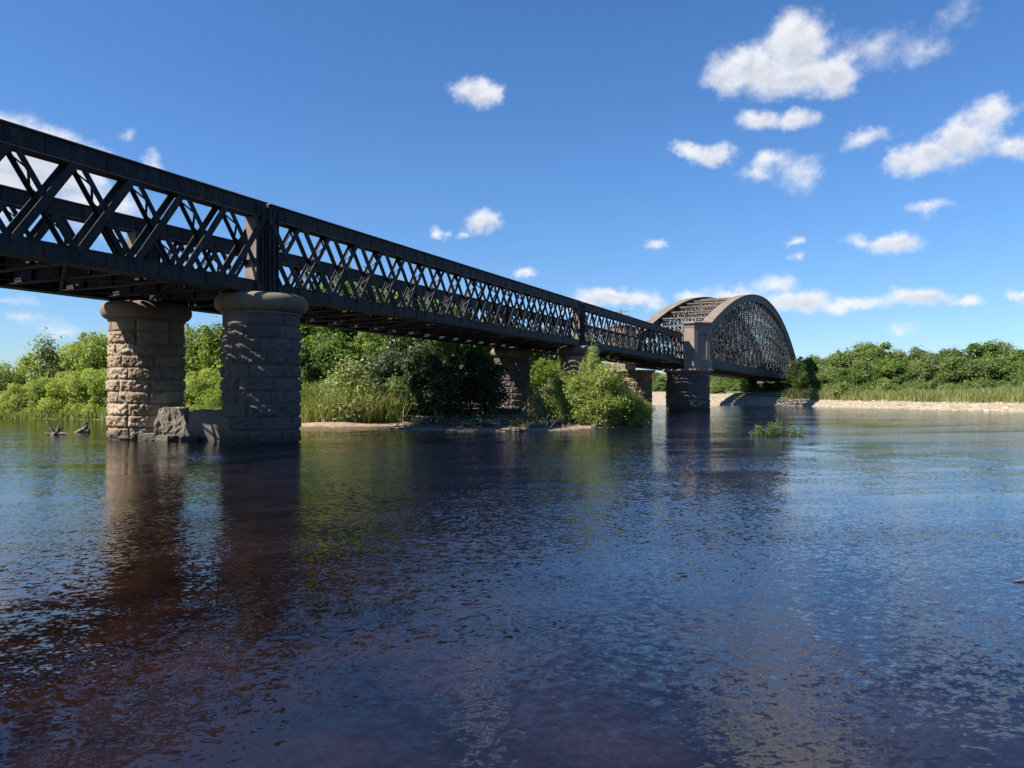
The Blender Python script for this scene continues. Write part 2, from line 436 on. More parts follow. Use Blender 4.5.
def land(x, y):
    x = np.asarray(x, float); y = np.asarray(y, float)
    p = np.stack([x * .22, y * .22, np.zeros_like(x)], -1).reshape(-1, 3)
    w = (fbm(p).reshape(x.shape) - .47) * 2.2
    dl, dr = sdist(LEFT, x, y) + w, sdist(RIGHT, x, y) + w
    def prof(d, pts): return np.interp(d, [q[0] for q in pts], [q[1] for q in pts])
    hl = prof(dl, [(-12, -1.6), (-2, -.45), (0, 0), (1.2, .14), (4, .32), (9, .55), (30, 1.2)])
    hr = prof(dr, [(-12, -1.6), (-2, -.35), (0, 0), (1.5, .28), (8, .95), (20, 1.9), (40, 2.3), (90, 2.8)])
    p2 = np.stack([x * .9, y * .9, np.zeros_like(x)], -1).reshape(-1, 3)
    n2 = (fbm(p2).reshape(x.shape) - .47) * .22
    z = np.maximum(hl, hr); z = z + n2 * np.clip(z + .3, 0, 1)
    return z, dl, dr
def ground_z(x, y):
    return float(land(np.array([x]), np.array([y]))[0][0])

def axis(fine0, fine1, step, lo, hi):
    a = list(np.arange(fine0, fine1 + step * .5, step)); s_ = step
    b_ = [a[0]]
    while b_[0] > lo: s_ *= 1.22; b_.insert(0, b_[0] - s_)
    s_ = step; c_ = [a[-1]]
    while c_[-1] < hi: s_ *= 1.22; c_.append(c_[-1] + s_)
    return np.array(b_[:-1] + a + c_[1:])
gx = axis(-70, 80, .6, -2500, 3000); gy = axis(28, 130, .6, -1200, 3500)
XX, YY = np.meshgrid(gx, gy)
zz, dl, dr = land(XX, YY)
nx, ny = len(gx), len(gy)
idx = np.arange(nx * ny).reshape(ny, nx)
F = np.stack([idx[:-1, :-1], idx[:-1, 1:], idx[1:, 1:], idx[1:, :-1]], -1).reshape(-1, 4)
sh = np.clip(dr + 3, 0, 1).ravel()
Lg, vg = to_lv(XX, YY)
tf_l = np.clip((dl - 2.2) / 2.0, 0, 1) * np.clip((np.abs(vg - 1.5) - 4.0) / 2, .0, 1)
tf_l = np.maximum(tf_l, (XX < -11.5) & (dl > -.2))
edge = np.interp(XX, [15, 27, 36, 41, 44, 47, 52, 60], [70, 60, 45, 13, 9.5, 7.2, 6.6, 6.6])
tf_r = np.clip((dr - edge) / 2, 0, 1)
tf = np.maximum(tf_l, tf_r).ravel()
gm = np_mesh('ground', np.stack([XX, YY, zz], -1).reshape(-1, 3), F, M['ground'], True, {'shingle': sh, 'turf': tf, 'deck_band': (np.clip(dl - .5, 0, 1) * np.clip((6.5 - np.abs(vg)) / 1.5, 0, 1)).ravel()})
tag(put('ground', gm), kind='structure')

wm = MB(); wm.add([(-2500, -1200, 0), (3000, -1200, 0), (3000, 3500, 0), (-2500, 3500, 0)], [(0, 1, 2, 3)])
tag(put('river_water', wm.mesh('river_water', M['water'])), kind='structure')

# ------------------------------------------------------------------ lattice girder spans
SPAN = 30.4; NB = 18; BAY = SPAN / NB
Z0, ZC, ZT, ZTOP = 4.98, 5.40, 7.60, 8.10
def lattice_span():
    root = empty('lattice_span', bw(.05, 0), BROT)
    run = BAY
    e = .25
    hw = ZT - ZC + 2 * .12
    def plain(sgn):
        mb = MB()
        a, b_ = (-run / 2 * sgn, ZC - .12), (run / 2 * sgn, ZT + .12)
        for y in (-.235, .235): mb.bar((a[0], y, a[1]), (b_[0], y, b_[1]), .215, .024)
        return mb.mesh('diagonal_bar', M['iron'])
    def laced(sgn):
        mb = MB(); lc = MB()
        a, b_ = Vector((-run / 2 * sgn, 0, ZC - .12)), Vector((run / 2 * sgn, 0, ZT + .12))
        for y in (-.2, .2):
            mb.bar((a.x, y, a.z), (b_.x, y, b_.z), .16, .02)
            mb.bar((a.x, y * .86, a.z), (b_.x, y * .86, b_.z), .02, .09)
        n = 7
        for i in range(n):
            p = a.lerp(b_, (i + .3) / n); q = a.lerp(b_, (i + 1.3) / n) if i < n - 1 else a.lerp(b_, .99)
            s_ = 1 if i % 2 else -1
            lc.bar((p.x, -.17 * s_, p.z), (q.x, .17 * s_, q.z), .07, .015, up=(math.cos(.9), 0, -sgn * math.sin(.9)))
        return mb.mesh('laced_strut', M['iron']), lc.mesh('lacing', M['iron'])
    mp = {s_: plain(s_) for s_ in (-1, 1)}; ml = {s_: laced(s_) for s_ in (-1, 1)}
    # chords
    def chord(z0, z1, top):
        mb = MB(); cv = MB()
        mb.box(0, SPAN, -.22, .22, z0, z1)
        for i in range(NB + 1):
            x = min(max(i * BAY, .2), SPAN - .2)
            for s_ in (-1, 1):
                y0, y1 = sorted((s_ * .2205, s_ * .232)); mb.box(x - .19, x + .19, y0, y1, z0 + .03, z1 - .03)
                if 0 < i < NB:
                    x2 = x - BAY / 2; y0, y1 = sorted((s_ * .2205, s_ * .236)); mb.box(x2 - .035, x2 + .035, y0, y1, z0 + .03, z1 - .03)
        zz_ = z1 if top else z0 - .03
        cv.box(-.005, SPAN + .005, -.31, .31, zz_ + .001, zz_ + .031)
        z2 = z0 - .024 if top else z1 + .001       # small lip angle at the lattice side
        for s_ in (-1, 1):
            y0, y1 = sorted((s_ * .205, s_ * .25)); cv.box(.5, SPAN - .5, y0, y1, z2, z2 + .022)
        # angle leg under the cover plate
        return mb.mesh('chord', M['iron']), cv.mesh('cover_plate', M['iron_sunlit'] if top else M['iron'])
    tm, tc_ = chord(ZT, ZTOP - .031, True); bm_, bc_ = chord(Z0 + .031, ZC, False)
    pm = MB()
    pm.box(.02, .46, -.2, .2, ZC, ZT)
    for x in (.02, .22, .46):
        for s_ in (-1, 1):
            y0, y1 = sorted((s_ * .201, s_ * .262)); pm.box(x - .018, x + .018, y0, y1, ZC - .3, ZT + .35)
    wp = MB(); wp.box(.479, .489, -.25, .25, ZC + .02, ZT - .02); wpm = wp.mesh('web_plate', M['iron_sunlit'])  # end-post face in the paler iron, its sunlight painted on
    wp.v = [(SPAN - x, y, z) for x, y, z in wp.v]; wp.f = [tuple(reversed(f)) for f in wp.f]; wpm2 = wp.mesh('web_plate', M['iron_sunlit'])
    pmm = pm.mesh('end_post', M['iron'])
    pm2 = MB(); pm2.v = [(SPAN - x, y, z) for x, y, z in pm.v]; pm2.f = [tuple(reversed(f)) for f in pm.f]
    pmm2 = pm2.mesh('end_post', M['iron'])
    for y in (0, W_APP):
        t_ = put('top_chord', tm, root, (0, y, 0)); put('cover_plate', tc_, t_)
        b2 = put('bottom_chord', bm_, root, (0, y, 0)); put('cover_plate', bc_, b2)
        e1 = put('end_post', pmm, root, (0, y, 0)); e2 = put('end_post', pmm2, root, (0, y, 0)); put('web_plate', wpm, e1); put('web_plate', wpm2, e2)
        for i in range(NB):
            x = (i + .5) * BAY
            lead = 1 if i < NB / 2 else -1
            if i not in (0, NB - 1) or True:
                put('diagonal_bar', mp[-lead], root, (x, y, 0))
                l_ = put('laced_strut', ml[lead][0], root, (x, y, 0)); put('lacing', ml[lead][1], l_)
    # floor
    cg = MB()
    cg.box(-.012, .012, .24, W_APP - .24, Z0 + .06, Z0 + .44)
    cg.box(-.13, .13, .24, W_APP - .24, Z0 + .04, Z0 + .06); cg.box(-.13, .13, .24, W_APP - .24, Z0 + .44, Z0 + .46)
    for y in (.5, 1.6, 2.9, 4.2, 5.3): cg.box(-.10, .10, y - .012, y + .012, Z0 + .06, Z0 + .44)
    cgm = cg.mesh('cross_girder', M['iron'])
    for i in range(NB + 1): put('cross_girder', cgm, root, (min(max(i * BAY, .15), SPAN - .15), 0, 0))
    st_ = MB()
    for y in (1.5, 2.4, 3.4, 4.3): st_.box(.02, SPAN - .02, y - .07, y + .07, Z0 + .461, Z0 + .58)
    put('floor_stringers', st_.mesh('floor_stringers', M['iron']), root)
    dk = MB()
    n = 117                                            # cross planks with open gaps, and a close boarded footway on top
    for i in range(n):
        x0 = SPAN * i / n; dk.box(x0, x0 + SPAN / n - .06, .60, W_APP - .75, Z0 + .581, Z0 + .608)
    for i in range(12):
        y0 = 2.2 + i * .215; dk.box(.02, SPAN - .02, y0, y0 + .21, Z0 + .609, Z0 + .64)
    put('deck_planks', dk.mesh('deck_planks', M['timber']), root)
    hr = MB(); y = W_APP - .85
    for zr in (.45, .85): hr.bar((.05, y, Z0 + .61 + zr), (SPAN - .05, y, Z0 + .61 + zr), .03, .03)
    for i in range(NB): hr.box((i + .5) * BAY - .02, (i + .5) * BAY + .02, y - .02, y + .02, Z0 + .609, Z0 + 1.46)
    put('handrail', hr.mesh('handrail', M['iron']), root)
    # wind bracing under the deck
    wb = MB()
    for i in range(0, NB, 2):
        x = i * BAY
        wb.bar((x, .3, Z0 + .025), (x + 2 * BAY, W_APP - .3, Z0 + .025), .09, .012, up=(0, 0, 1)); wb.bar((x, W_APP - .3, Z0 + .010), (x + 2 * BAY, .3, Z0 + .010), .09, .012, up=(0, 0, 1))
    put('wind_bracing', wb.mesh('wind_bracing', M['iron']), root)
    return root
span0 = lattice_span()
tag(span0, 'middle dark iron lattice span, between the columns in the water and the island', 'bridge span', 'lattice girder spans of the bridge')
s1 = copy_tree(span0); s1.location = bw(-30.45, 0)
s1['label'] = 'nearest lattice girder span of dark iron, cut off by the left edge of the photo'
s3 = copy_tree(span0); s3.location = bw(30.55, 0); s3.scale = (29.85 / SPAN, 1, 1)
s3['label'] = 'furthest lattice girder span of dark iron, ending at the stone tower beside the arch'

# ------------------------------------------------------------------ bowstring truss
A0, A1 = 65.4, 171.6; AL = A1 - A0; NP = 24; PN = AL / NP
V0, V1 = -1.0, 6.1
def arch_z(x):                              # underside-to-top line of the arch's upper edge
    t_ = (x - AL / 2) / (AL / 2)
    return 17.9 - 9.3 * t_ * t_
ZB0, ZB1 = 4.75, 5.75; AD = 1.1
tr = empty('bowstring_truss', bw(A0, 0), BROT)
tag(tr, 'great arched iron bowstring truss with dense lattice web beyond the stone tower', 'bridge span')
def archmesh(zoff0, zoff1, y0, y1, mat, name, n=72):
    vs, fs = [], []
    for i in range(n + 1):
        x = AL * i / n; z = arch_z(x)
        sl_ = -2 * 9.3 * (x - AL / 2) / (AL / 2) ** 2; nrm = Vector((-sl_, 0, 1)).normalized()
        for (y, zo) in ((y0, zoff0), (y1, zoff0), (y1, zoff1), (y0, zoff1)):
            vs.append((x + nrm.x * zo, y, z + nrm.z * zo))
    for i in range(n):
        k = 4 * i
        for j in range(4): fs.append((k + j, k + (j + 1) % 4, k + 4 + (j + 1) % 4, k + 4 + j))
    fs += [(3, 2, 1, 0), (4 * n, 4 * n + 1, 4 * n + 2, 4 * n + 3)]
    mb = MB(); mb.v = vs; mb.f = [tuple(reversed(f)) for f in fs]
    return mb
def bar2(mb, x0, z0, x1, z1, w, t, ys):
    for y in ys: mb.bar((x0, y, z0), (x1, y, z1), w, t)
for vi, V in enumerate((V0, V1)):
    am = archmesh(-AD, -.061, -.42, .42, M['iron_arch'], 'arch_chord')
    for i in range(1, 2 * NP):                       # cover strips at the joints
        x = PN / 2 * i; z = arch_z(x)
        for s_ in (-1, 1):
            y0, y1 = sorted((s_ * .421, s_ * .45)); am.box(x - .12, x + .12, y0, y1, z - AD + .12, z - .16)
    ac = put('arch_chord', am.mesh('arch_chord', M['iron_arch']), tr, (0, V, 0))
    put('cover_plate', archmesh(-.06, 0, -.62, .62, None, '').mesh('cover_plate', M['iron_sunlit']), ac)
    bc = MB(); bc.box(0, AL, -.4, .4, ZB0 + .041, ZB1)
    for i in range(2 * NP + 1):
        x = min(max(PN / 2 * i, .2), AL - .2)
        for s_ in (-1, 1):
            y0, y1 = sorted((s_ * .401, s_ * .42)); bc.box(x - .1, x + .1, y0, y1, ZB0 + .1, ZB1 - .06)
    b3 = put('bottom_chord', bc.mesh('bottom_chord', M['iron_arch']), tr, (0, V, 0))
    fl = MB(); fl.box(-.01, AL + .01, -.55, .55, ZB0, ZB0 + .04); put('cover_plate', fl.mesh('cover_plate', M['iron_arch']), b3)
    for xe in (.4, AL - .4):
        ep = MB(); ep.box(xe - .4, xe + .4, -.39, .39, ZB1 + .002, arch_z(xe) - AD + .15)
        for s_ in (-1, 1):
            y0, y1 = sorted((s_ * .391, s_ * .45)); ep.box(xe - .39, xe - .33, y0, y1, ZB1, arch_z(xe) - AD); ep.box(xe + .33, xe + .39, y0, y1, ZB1, arch_z(xe) - AD)
        put('end_post', ep.mesh('end_post', M['iron_arch']), tr, (0, V, 0))
    for i in range(1, 2 * NP):
        x = PN / 2 * i; zt = arch_z(x) - AD + .2; zb = ZB1 - .25
        mb = MB(); wd = .20 if i % 2 == 0 else .13
        for y in (-.34, .34):
            mb.box(x - wd, x + wd, y - .012, y + .012, zb, zt)
            mb.box(x - .012, x + .012, min(y, y * .72), max(y, y * .72), zb, zt)
        k = max(2, int((zt - zb) / .8))
        for j in range(k):
            za, zb_ = zb + (zt - zb) * j / k, zb + (zt - zb) * (j + 1) / k; s_ = 1 if j % 2 else -1
            mb.bar((x + .02, -.33 * s_, za), (x + .02, .33 * s_, zb_), .08, .015, up=(1, 0, 0))
        put('vertical_post', mb.mesh('vertical_post', M['iron_arch']), tr, (0, V, 0))
    for i in range(NP):
        for s_ in (-1, 1):
            # double-intersection lattice: each brace crosses two panels
            xa = PN * i; xb = xa + 2 * PN * s_
            if xb < 0 or xb > AL: continue
            za, zb_ = ZB1 - .3, arch_z(xb) - AD + .2
            mb = MB(); bar2(mb, xa, za, xb, zb_, .31, .02, (-.365, .365) if s_ > 0 else (-.30, .30))
            # light lacing between the two leaves
            k = 8
            for j in range(k):
                t0_, t1_ = j / k, (j + 1) / k; q = 1 if j % 2 else -1
                mb.bar((xa + (xb - xa) * t0_, -.29 * q, za + (zb_ - za) * t0_), (xa + (xb - xa) * t1_, .29 * q, za + (zb_ - za) * t1_), .07, .015, up=(0, 0, 1))
            put('lattice_brace', mb.mesh('lattice_brace', M['iron_arch']), tr, (0, V, 0))
for i in range(1, NP):                               # overhead struts between the two arches
    x = PN * i; z = arch_z(x) - AD * .35
    mb = MB()
    for dz in (0, -.9):
        mb.bar((x, V0 + .45, z + dz), (x, V1 - .45, z + dz), .28, .12, up=(0, 0, 1))
    k = 8
    for j in range(k):
        ya, yb = V0 + .45 + (V1 - V0 - .9) * j / k, V0 + .45 + (V1 - V0 - .9) * (j + 1) / k; q = j % 2
        mb.bar((x, ya, z - .9 * q), (x, yb, z - .9 * (1 - q)), .10, .05, up=(1, 0, 0))
    put('overhead_strut', mb.mesh('overhead_strut', M['iron_sunlit']), tr)
    if i < NP - 1:
        x2 = PN * (i + 1); zb_ = arch_z(x2) - AD * .35
        mb = MB(); mb.bar((x, V0 + .45, z - .1), (x2, V1 - .45, zb_ - .1), .22, .08, up=(0, 0, 1)); mb.bar((x, V1 - .45, z - .22), (x2, V0 + .45, zb_ - .22), .22, .08, up=(0, 0, 1))
        put('overhead_bracing', mb.mesh('overhead_bracing', M['iron_arch']), tr)
mb = MB()
for i in range(240): mb.box(AL * i / 240 + .01, AL * (i + 1) / 240 - .01, V0 + 1.0, V1 - 1.0, 5.62, 5.70)
put('deck_planks', mb.mesh('deck_planks', M['timber']), tr)
for i in range(1, NP * 2):
    x = PN / 2 * i; mb = MB(); mb.box(x - .15, x + .15, V0 + .41, V1 - .41, 4.80, 4.83); mb.box(x - .02, x + .02, V0 + .41, V1 - .41, 4.831, 5.5); mb.box(x - .15, x + .15, V0 + .41, V1 - .41, 5.501, 5.6)
    put('cross_girder', mb.mesh('cross_girder', M['iron_arch']), tr)
for y in (V0 + 1.1, V1 - 1.1):
    mb = MB()
    for zr in (.45, .8, 1.15): mb.bar((.05, y, 5.7 + zr), (AL - .05, y, 5.7 + zr), .05, .05)
    for i in range(2 * NP): mb.box((i + .5) * PN / 2 - .03, (i + .5) * PN / 2 + .03, y - .03, y + .03, 5.701, 6.86)
    put('handrail', mb.mesh('handrail', M['iron_arch']), tr)

# ------------------------------------------------------------------ stone columns
def shaft_mesh(r, z0, z1, course, seed, nblk, na=340, top_smooth=1, mat='stone'):
    rg = np.random.default_rng(seed)
    nz = int((z1 - z0) / .028)
    th = np.linspace(0, 2 * np.pi, na, endpoint=False); zs = np.linspace(z1, z0, nz)
    T, Z = np.meshgrid(th, zs)
    k = np.floor((z1 - Z) / course).astype(int); fz = (z1 - Z) / course - k
    off = rg.random(200)[k]; bpos = T / (2 * np.pi) * nblk + off; bi = np.floor(bpos).astype(int); fb_ = bpos - bi
    rnd = rg.random((200, nblk + 2)); bulge = rg.random((200, nblk + 2))
    bid = rnd[k, bi % nblk]; bg_ = bulge[k, bi % nblk]
    ej = np.minimum(np.minimum(fz, 1 - fz) * course, np.minimum(fb_, 1 - fb_) * (2 * np.pi * r / nblk))
    prof = np.clip(ej / .07, 0, 1) ** .5
    P = np.stack([np.cos(T) * r, np.sin(T) * r, Z], -1).reshape(-1, 3) + seed * 3.1
    nse = (fbm(P * 6.5, 4).reshape(T.shape) - .47)
    nse2 = (np.abs(fbm(P * 15.0 + 5, 3).reshape(T.shape) - .45))
    rough = np.where(k < top_smooth, .12, 1.0)
    rr = r - .085 + prof * (.07 + rough * (.05 * bg_ + .20 * nse - .16 * nse2))
    V = np.stack([np.cos(T) * rr, np.sin(T) * rr, Z], -1).reshape(-1, 3)
    ix = np.arange(nz * na).reshape(nz, na)
    F_ = np.stack([ix[:-1, :], ix[1:, :], np.roll(ix[1:, :], -1, 1), np.roll(ix[:-1, :], -1, 1)], -1).reshape(-1, 4)
    return np_mesh('shaft', V, F_, M[mat], True, {'block': bid.ravel(), 'joint': (1 - np.clip(ej / .03, 0, 1)).ravel()})
def lathe_mesh(name, prof, mat, na=96, rough=.012, seed=1):
    prof = np.array(prof); th = np.linspace(0, 2 * np.pi, na, endpoint=False)
    T, I = np.meshgrid(th, np.arange(len(prof)))
    r, z = prof[I, 0], prof[I, 1]
    P = np.stack([np.cos(T) * r, np.sin(T) * r, z], -1).reshape(-1, 3) + seed
    n = (fbm(P * 3.5).reshape(T.shape) - .47) * rough * 2
    jn = np.abs(((T / (2 * np.pi) * 8 + seed * .37) % 1) - .5) > .485
    rr = np.maximum(r + n - jn * .012, .01)
    V = np.stack([np.cos(T) * rr, np.sin(T) * rr, z + n * .5], -1).reshape(-1, 3)
    k = len(prof); ix = np.arange(k * na).reshape(k, na)
    F_ = np.stack([ix[:-1, :], np.roll(ix[:-1, :], -1, 1), np.roll(ix[1:, :], -1, 1), ix[1:, :]], -1).reshape(-1, 4)
    return np_mesh(name, V, F_, mat, True, {'block': np.floor(T / (2 * np.pi) * 8).ravel() % 2, 'joint': jn.astype(float).ravel() * .8})
def column(L, v, r, rcap, ztop, label, seed, zbot, course=.43, nblk=7, group=None, mat='stone'):
    x, y, _ = bw(L, v)
    root = empty('stone_column', (x, y, zbot), seed * 1.3)
    tag(root, label, 'bridge column', group or 'round stone columns carrying the bridge')
    zc = ztop - .68
    sm = shaft_mesh(r, zbot, zc + .02, course, seed, nblk, mat=mat)
    put('shaft', sm, root, (0, 0, -zbot))
    h = ztop - zc; pr = [(r - .05, zc - .02), (r + .0, zc - .02), (r + .03, zc + .04)]
    for i in range(13):
        a = -math.pi / 2 + math.pi * i / 12
        pr.append((rcap - .3 + .3 * math.cos(a), zc + .06 + (h - .06) / 2 + (h - .06) / 2 * math.sin(a)))
    pr += [(rcap - .6, ztop), (.02, ztop)]
    put('cap', lathe_mesh('cap', pr, M['stone_cap'], seed=seed), root, (0, 0, -zbot))
    return root
ZCAP = Z0 - .012
column(0, 0, 1.27, 1.53, ZCAP, 'near stone column in the river, mostly in shadow with thin sun streaks', 3, -1.4, mat='stone_shaded')
column(0, 5.6, 1.29, 1.55, ZCAP, 'stone column in the river with its left side in full sun', 5, -1.4)
column(30.5, 0, 1.27, 1.53, ZCAP, 'stone column standing in the leaves of the bright green bush under the bridge', 8, -.4)
column(30.5, 5.2, 1.29, 1.55, ZCAP, 'dark shaded stone column on the island beside a rocky mound', 9, -.4, mat='stone_shaded')

# ------------------------------------------------------------------ octagonal towers on their round piers
def bastion(mb, g, z0, z1, g2=None, sg=-1):
    """half-octagon plan grown by g, outer side towards sg"""
    g2 = g if g2 is None else g2; vs = []
    for a_, z in ((g, z0), (g2, z1)):
        lx, w0, w1, ch = 2.0 + a_, .30 - a_, 2.75 + a_, 1.35 + a_ * .59
        pl = [(-lx, w0), (-lx, w1 - ch), (-lx + ch, w1), (lx - ch, w1), (lx, w1 - ch), (lx, w0)]
        if a_ < -1: pl = [(x_ * .3, 1.5 + (y_ - 1.5) * .3) for x_, y_ in pl]
        vs += [(x_, sg * y_, z) for x_, y_ in pl]
    n = 6
    fs = [tuple(reversed(range(n))), tuple(range(n, 2 * n))] + [(k, (k + 1) % n, n + (k + 1) % n, n + k) for k in range(n)]
    if sg > 0: fs = [tuple(reversed(f)) for f in fs]
    fs = [tuple(reversed(f)) for f in fs]
    return mb.add(vs, fs)
TZ0, TZ1 = 4.35, 9.3
def tower(L, v, zbot, label, seed, sg, pm='stone_shaded'):
    x, y, _ = bw(L, v)
    root = empty('stone_tower', (x, y, zbot), BROT)
    tag(root, label, 'bridge tower', 'stone towers at the ends of the arch')
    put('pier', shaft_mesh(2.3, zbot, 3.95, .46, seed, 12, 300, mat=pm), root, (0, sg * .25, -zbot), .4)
    lg = lathe_mesh('ledge', [(2.25, 3.94), (2.32, 3.96), (2.72, 4.16), (2.72, 4.33), (.02, 4.34)], M['stone_tower'], seed=seed); put('ledge', lg, root, (0, sg * .3, -zbot))
    sh_ = MB(); bastion(sh_, -.14, TZ0 - .01, TZ1 - .62, sg=sg)
    lx, w0, w1, ch = 2.0, .30, 2.75, 1.35
    pl = [(-lx, w0), (-lx, w1 - ch), (-lx + ch, w1), (lx - ch, w1), (lx, w1 - ch), (lx, w0)]
    for k in range(5):                                 # raised borders round a sunk panel on each face
        a_, b_ = Vector((*pl[k], 0)), Vector((*pl[k + 1], 0)); wl = (b_ - a_).length; d = (b_ - a_).normalized(); nn = Vector((-d.y, d.x, 0))
        def piece(t0, t1, zl, zh, pr=0.0):
            vs = []
            for z in (zl, zh):
                for t, o_ in ((t0, -.139), (t1, -.139), (t1, pr), (t0, pr)):
                    # mitre the ends of the border to the neighbouring face
                    e_ = (.139 * .414 if o_ < 0 and t == 0 else 0) - (.139 * .414 if o_ < 0 and t == wl else 0)
                    p_ = a_ + d * (t + e_) + nn * o_; vs.append((p_.x, sg * p_.y, z))
            fs = [(3, 2, 1, 0), (4, 5, 6, 7), (0, 1, 5, 4), (1, 2, 6, 5), (2, 3, 7, 6), (3, 0, 4, 7)]
            sh_.add(vs, fs)
        if wl < 1.2:                                   # the narrow faces are plain
            piece(0, wl, TZ0, TZ1 - .62); continue
        bw_ = .42
        piece(0, bw_, TZ0, TZ1 - .62); piece(wl - bw_, wl, TZ0, TZ1 - .62)
        piece(bw_ + .001, wl - bw_ - .001, TZ0, TZ0 + .95, -.004); piece(bw_ + .001, wl - bw_ - .001, TZ1 - 1.25, TZ1 - .62, -.004)
        piece(bw_ - .06, wl - bw_ + .06, TZ0 + .951, TZ0 + 1.05, .05)
    put('shaft', sh_.mesh('shaft', M['stone_tower']), root, (0, 0, -zbot))
    cp = MB(); bastion(cp, .03, TZ1 - .619, TZ1 - .43, .07, sg); bastion(cp, -.02, TZ1 - .429, TZ1 - .29, sg=sg); bastion(cp, .06, TZ1 - .289, TZ1 - .17, .17, sg); bastion(cp, .17, TZ1 - .169, TZ1 - .02, sg=sg); bastion(cp, .12, TZ1 - .019, TZ1 + .10, -.5, sg)
    put('cap', cp.mesh('cap', M['stone_tower']), root, (0, 0, -zbot))
    return root
tower(63.0, 0, -1.2, 'stone tower on the round pier where the lattice spans meet the arch', 21, -1)
tower(63.0, 5.8, -1.2, 'stone tower on the pier behind the bush, its brick-like left edge in sun', 22, 1, 'stone')
tower(174.0, 0, .5, 'distant stone tower on the near side of the far end of the arch', 23, -1)
tower(174.0, 5.8, .5, 'distant stone tower on the hidden side of the far end of the arch', 24, 1)
ab = MB()
ab.box(172.2 - 174, 0 + 12, 2.32, 3.9, 0, 4.2)
abo = put('abutment', ab.mesh('abutment', M['stone_tower']), None, bw(174, -.6, .3), BROT); tag(abo, 'dark stone abutment wall under the far end of the arch', 'abutment')

# ------------------------------------------------------------------ ruined masonry between the near columns
def rock(name, sx, sy, sz, seed, mat, amp=.16, taper=0.0, n=34, boxy=.8, ridge=.55):
    g = np.linspace(-1, 1, n); V = []; F_ = []
    for ax in range(3):
        for s_ in (-1, 1):
            A, B = np.meshgrid(g, g); k = sum(len(q) for q in V)
            P = np.zeros((n * n, 3)); P[:, ax] = s_; P[:, (ax + 1) % 3] = A.ravel() * s_; P[:, (ax + 2) % 3] = B.ravel()
            V.append(P); ix = np.arange(n * n).reshape(n, n) + k
            F_.append(np.stack([ix[:-1, :-1], ix[:-1, 1:], ix[1:, 1:], ix[1:, :-1]], -1).reshape(-1, 4))
    V = np.concatenate(V); F_ = np.concatenate(F_)
    sph = V / np.linalg.norm(V, axis=1, keepdims=True); V = V * boxy + sph * (1 - boxy)
    nn = (fbm(V * 1.7 + seed * 5.1, 5) - .47 - ridge * np.abs(fbm(V * 4.5 + seed * 2.7, 4) - .47))[:, None]
    V = V * (1 + nn * amp * 4)
    V[:, :2] *= (1 - taper * (V[:, 2:3] + 1) / 2)
    V = V * np.array([sx, sy, sz]) / 2
    return np_mesh(name, V, F_, mat, False, {'block': np.full(len(V), (seed * .37) % 1), 'joint': np.zeros(len(V))})
def block(L, v, z, sx, sy, sz, seed, mat, rot, amp, taper, label):
    x, y, _ = bw(L, v); b_ = put('masonry_block', rock('masonry_block', sx, sy, sz, seed, M[mat], amp, taper, 40, .93, 1.1), None, (x, y, z), BROT + rot)
    tag(b_, label, 'masonry')
block(-.1, 4.05, .33, 1.35, 1.45, 1.62, 4, 'rubble', .62, .075, .42, 'broken masonry block with a sunlit sloping face between the two river columns')
block(.25, 2.2, .08, 1.2, 2.1, 2.0, 6, 'stone_shaded', 0, .05, .03, 'dark flat topped masonry block touching the shaded river column')
block(-.75, 4.45, .02, .55, .75, .46, 9, 'rubble', .3, .07, .1, 'low pale squared stone at the waterline under the sunlit broken block')
block(-.8, 3.55, .0, .5, .8, .40, 14, 'rubble', -.15, .07, .1, 'low pale stone right of another at the waterline below the broken block')
block(-.45, 2.75, -.03, .55, .6, .36, 17, 'stone_shaded', .5, .08, .1, 'small dark stone at the foot of the flat topped masonry block')

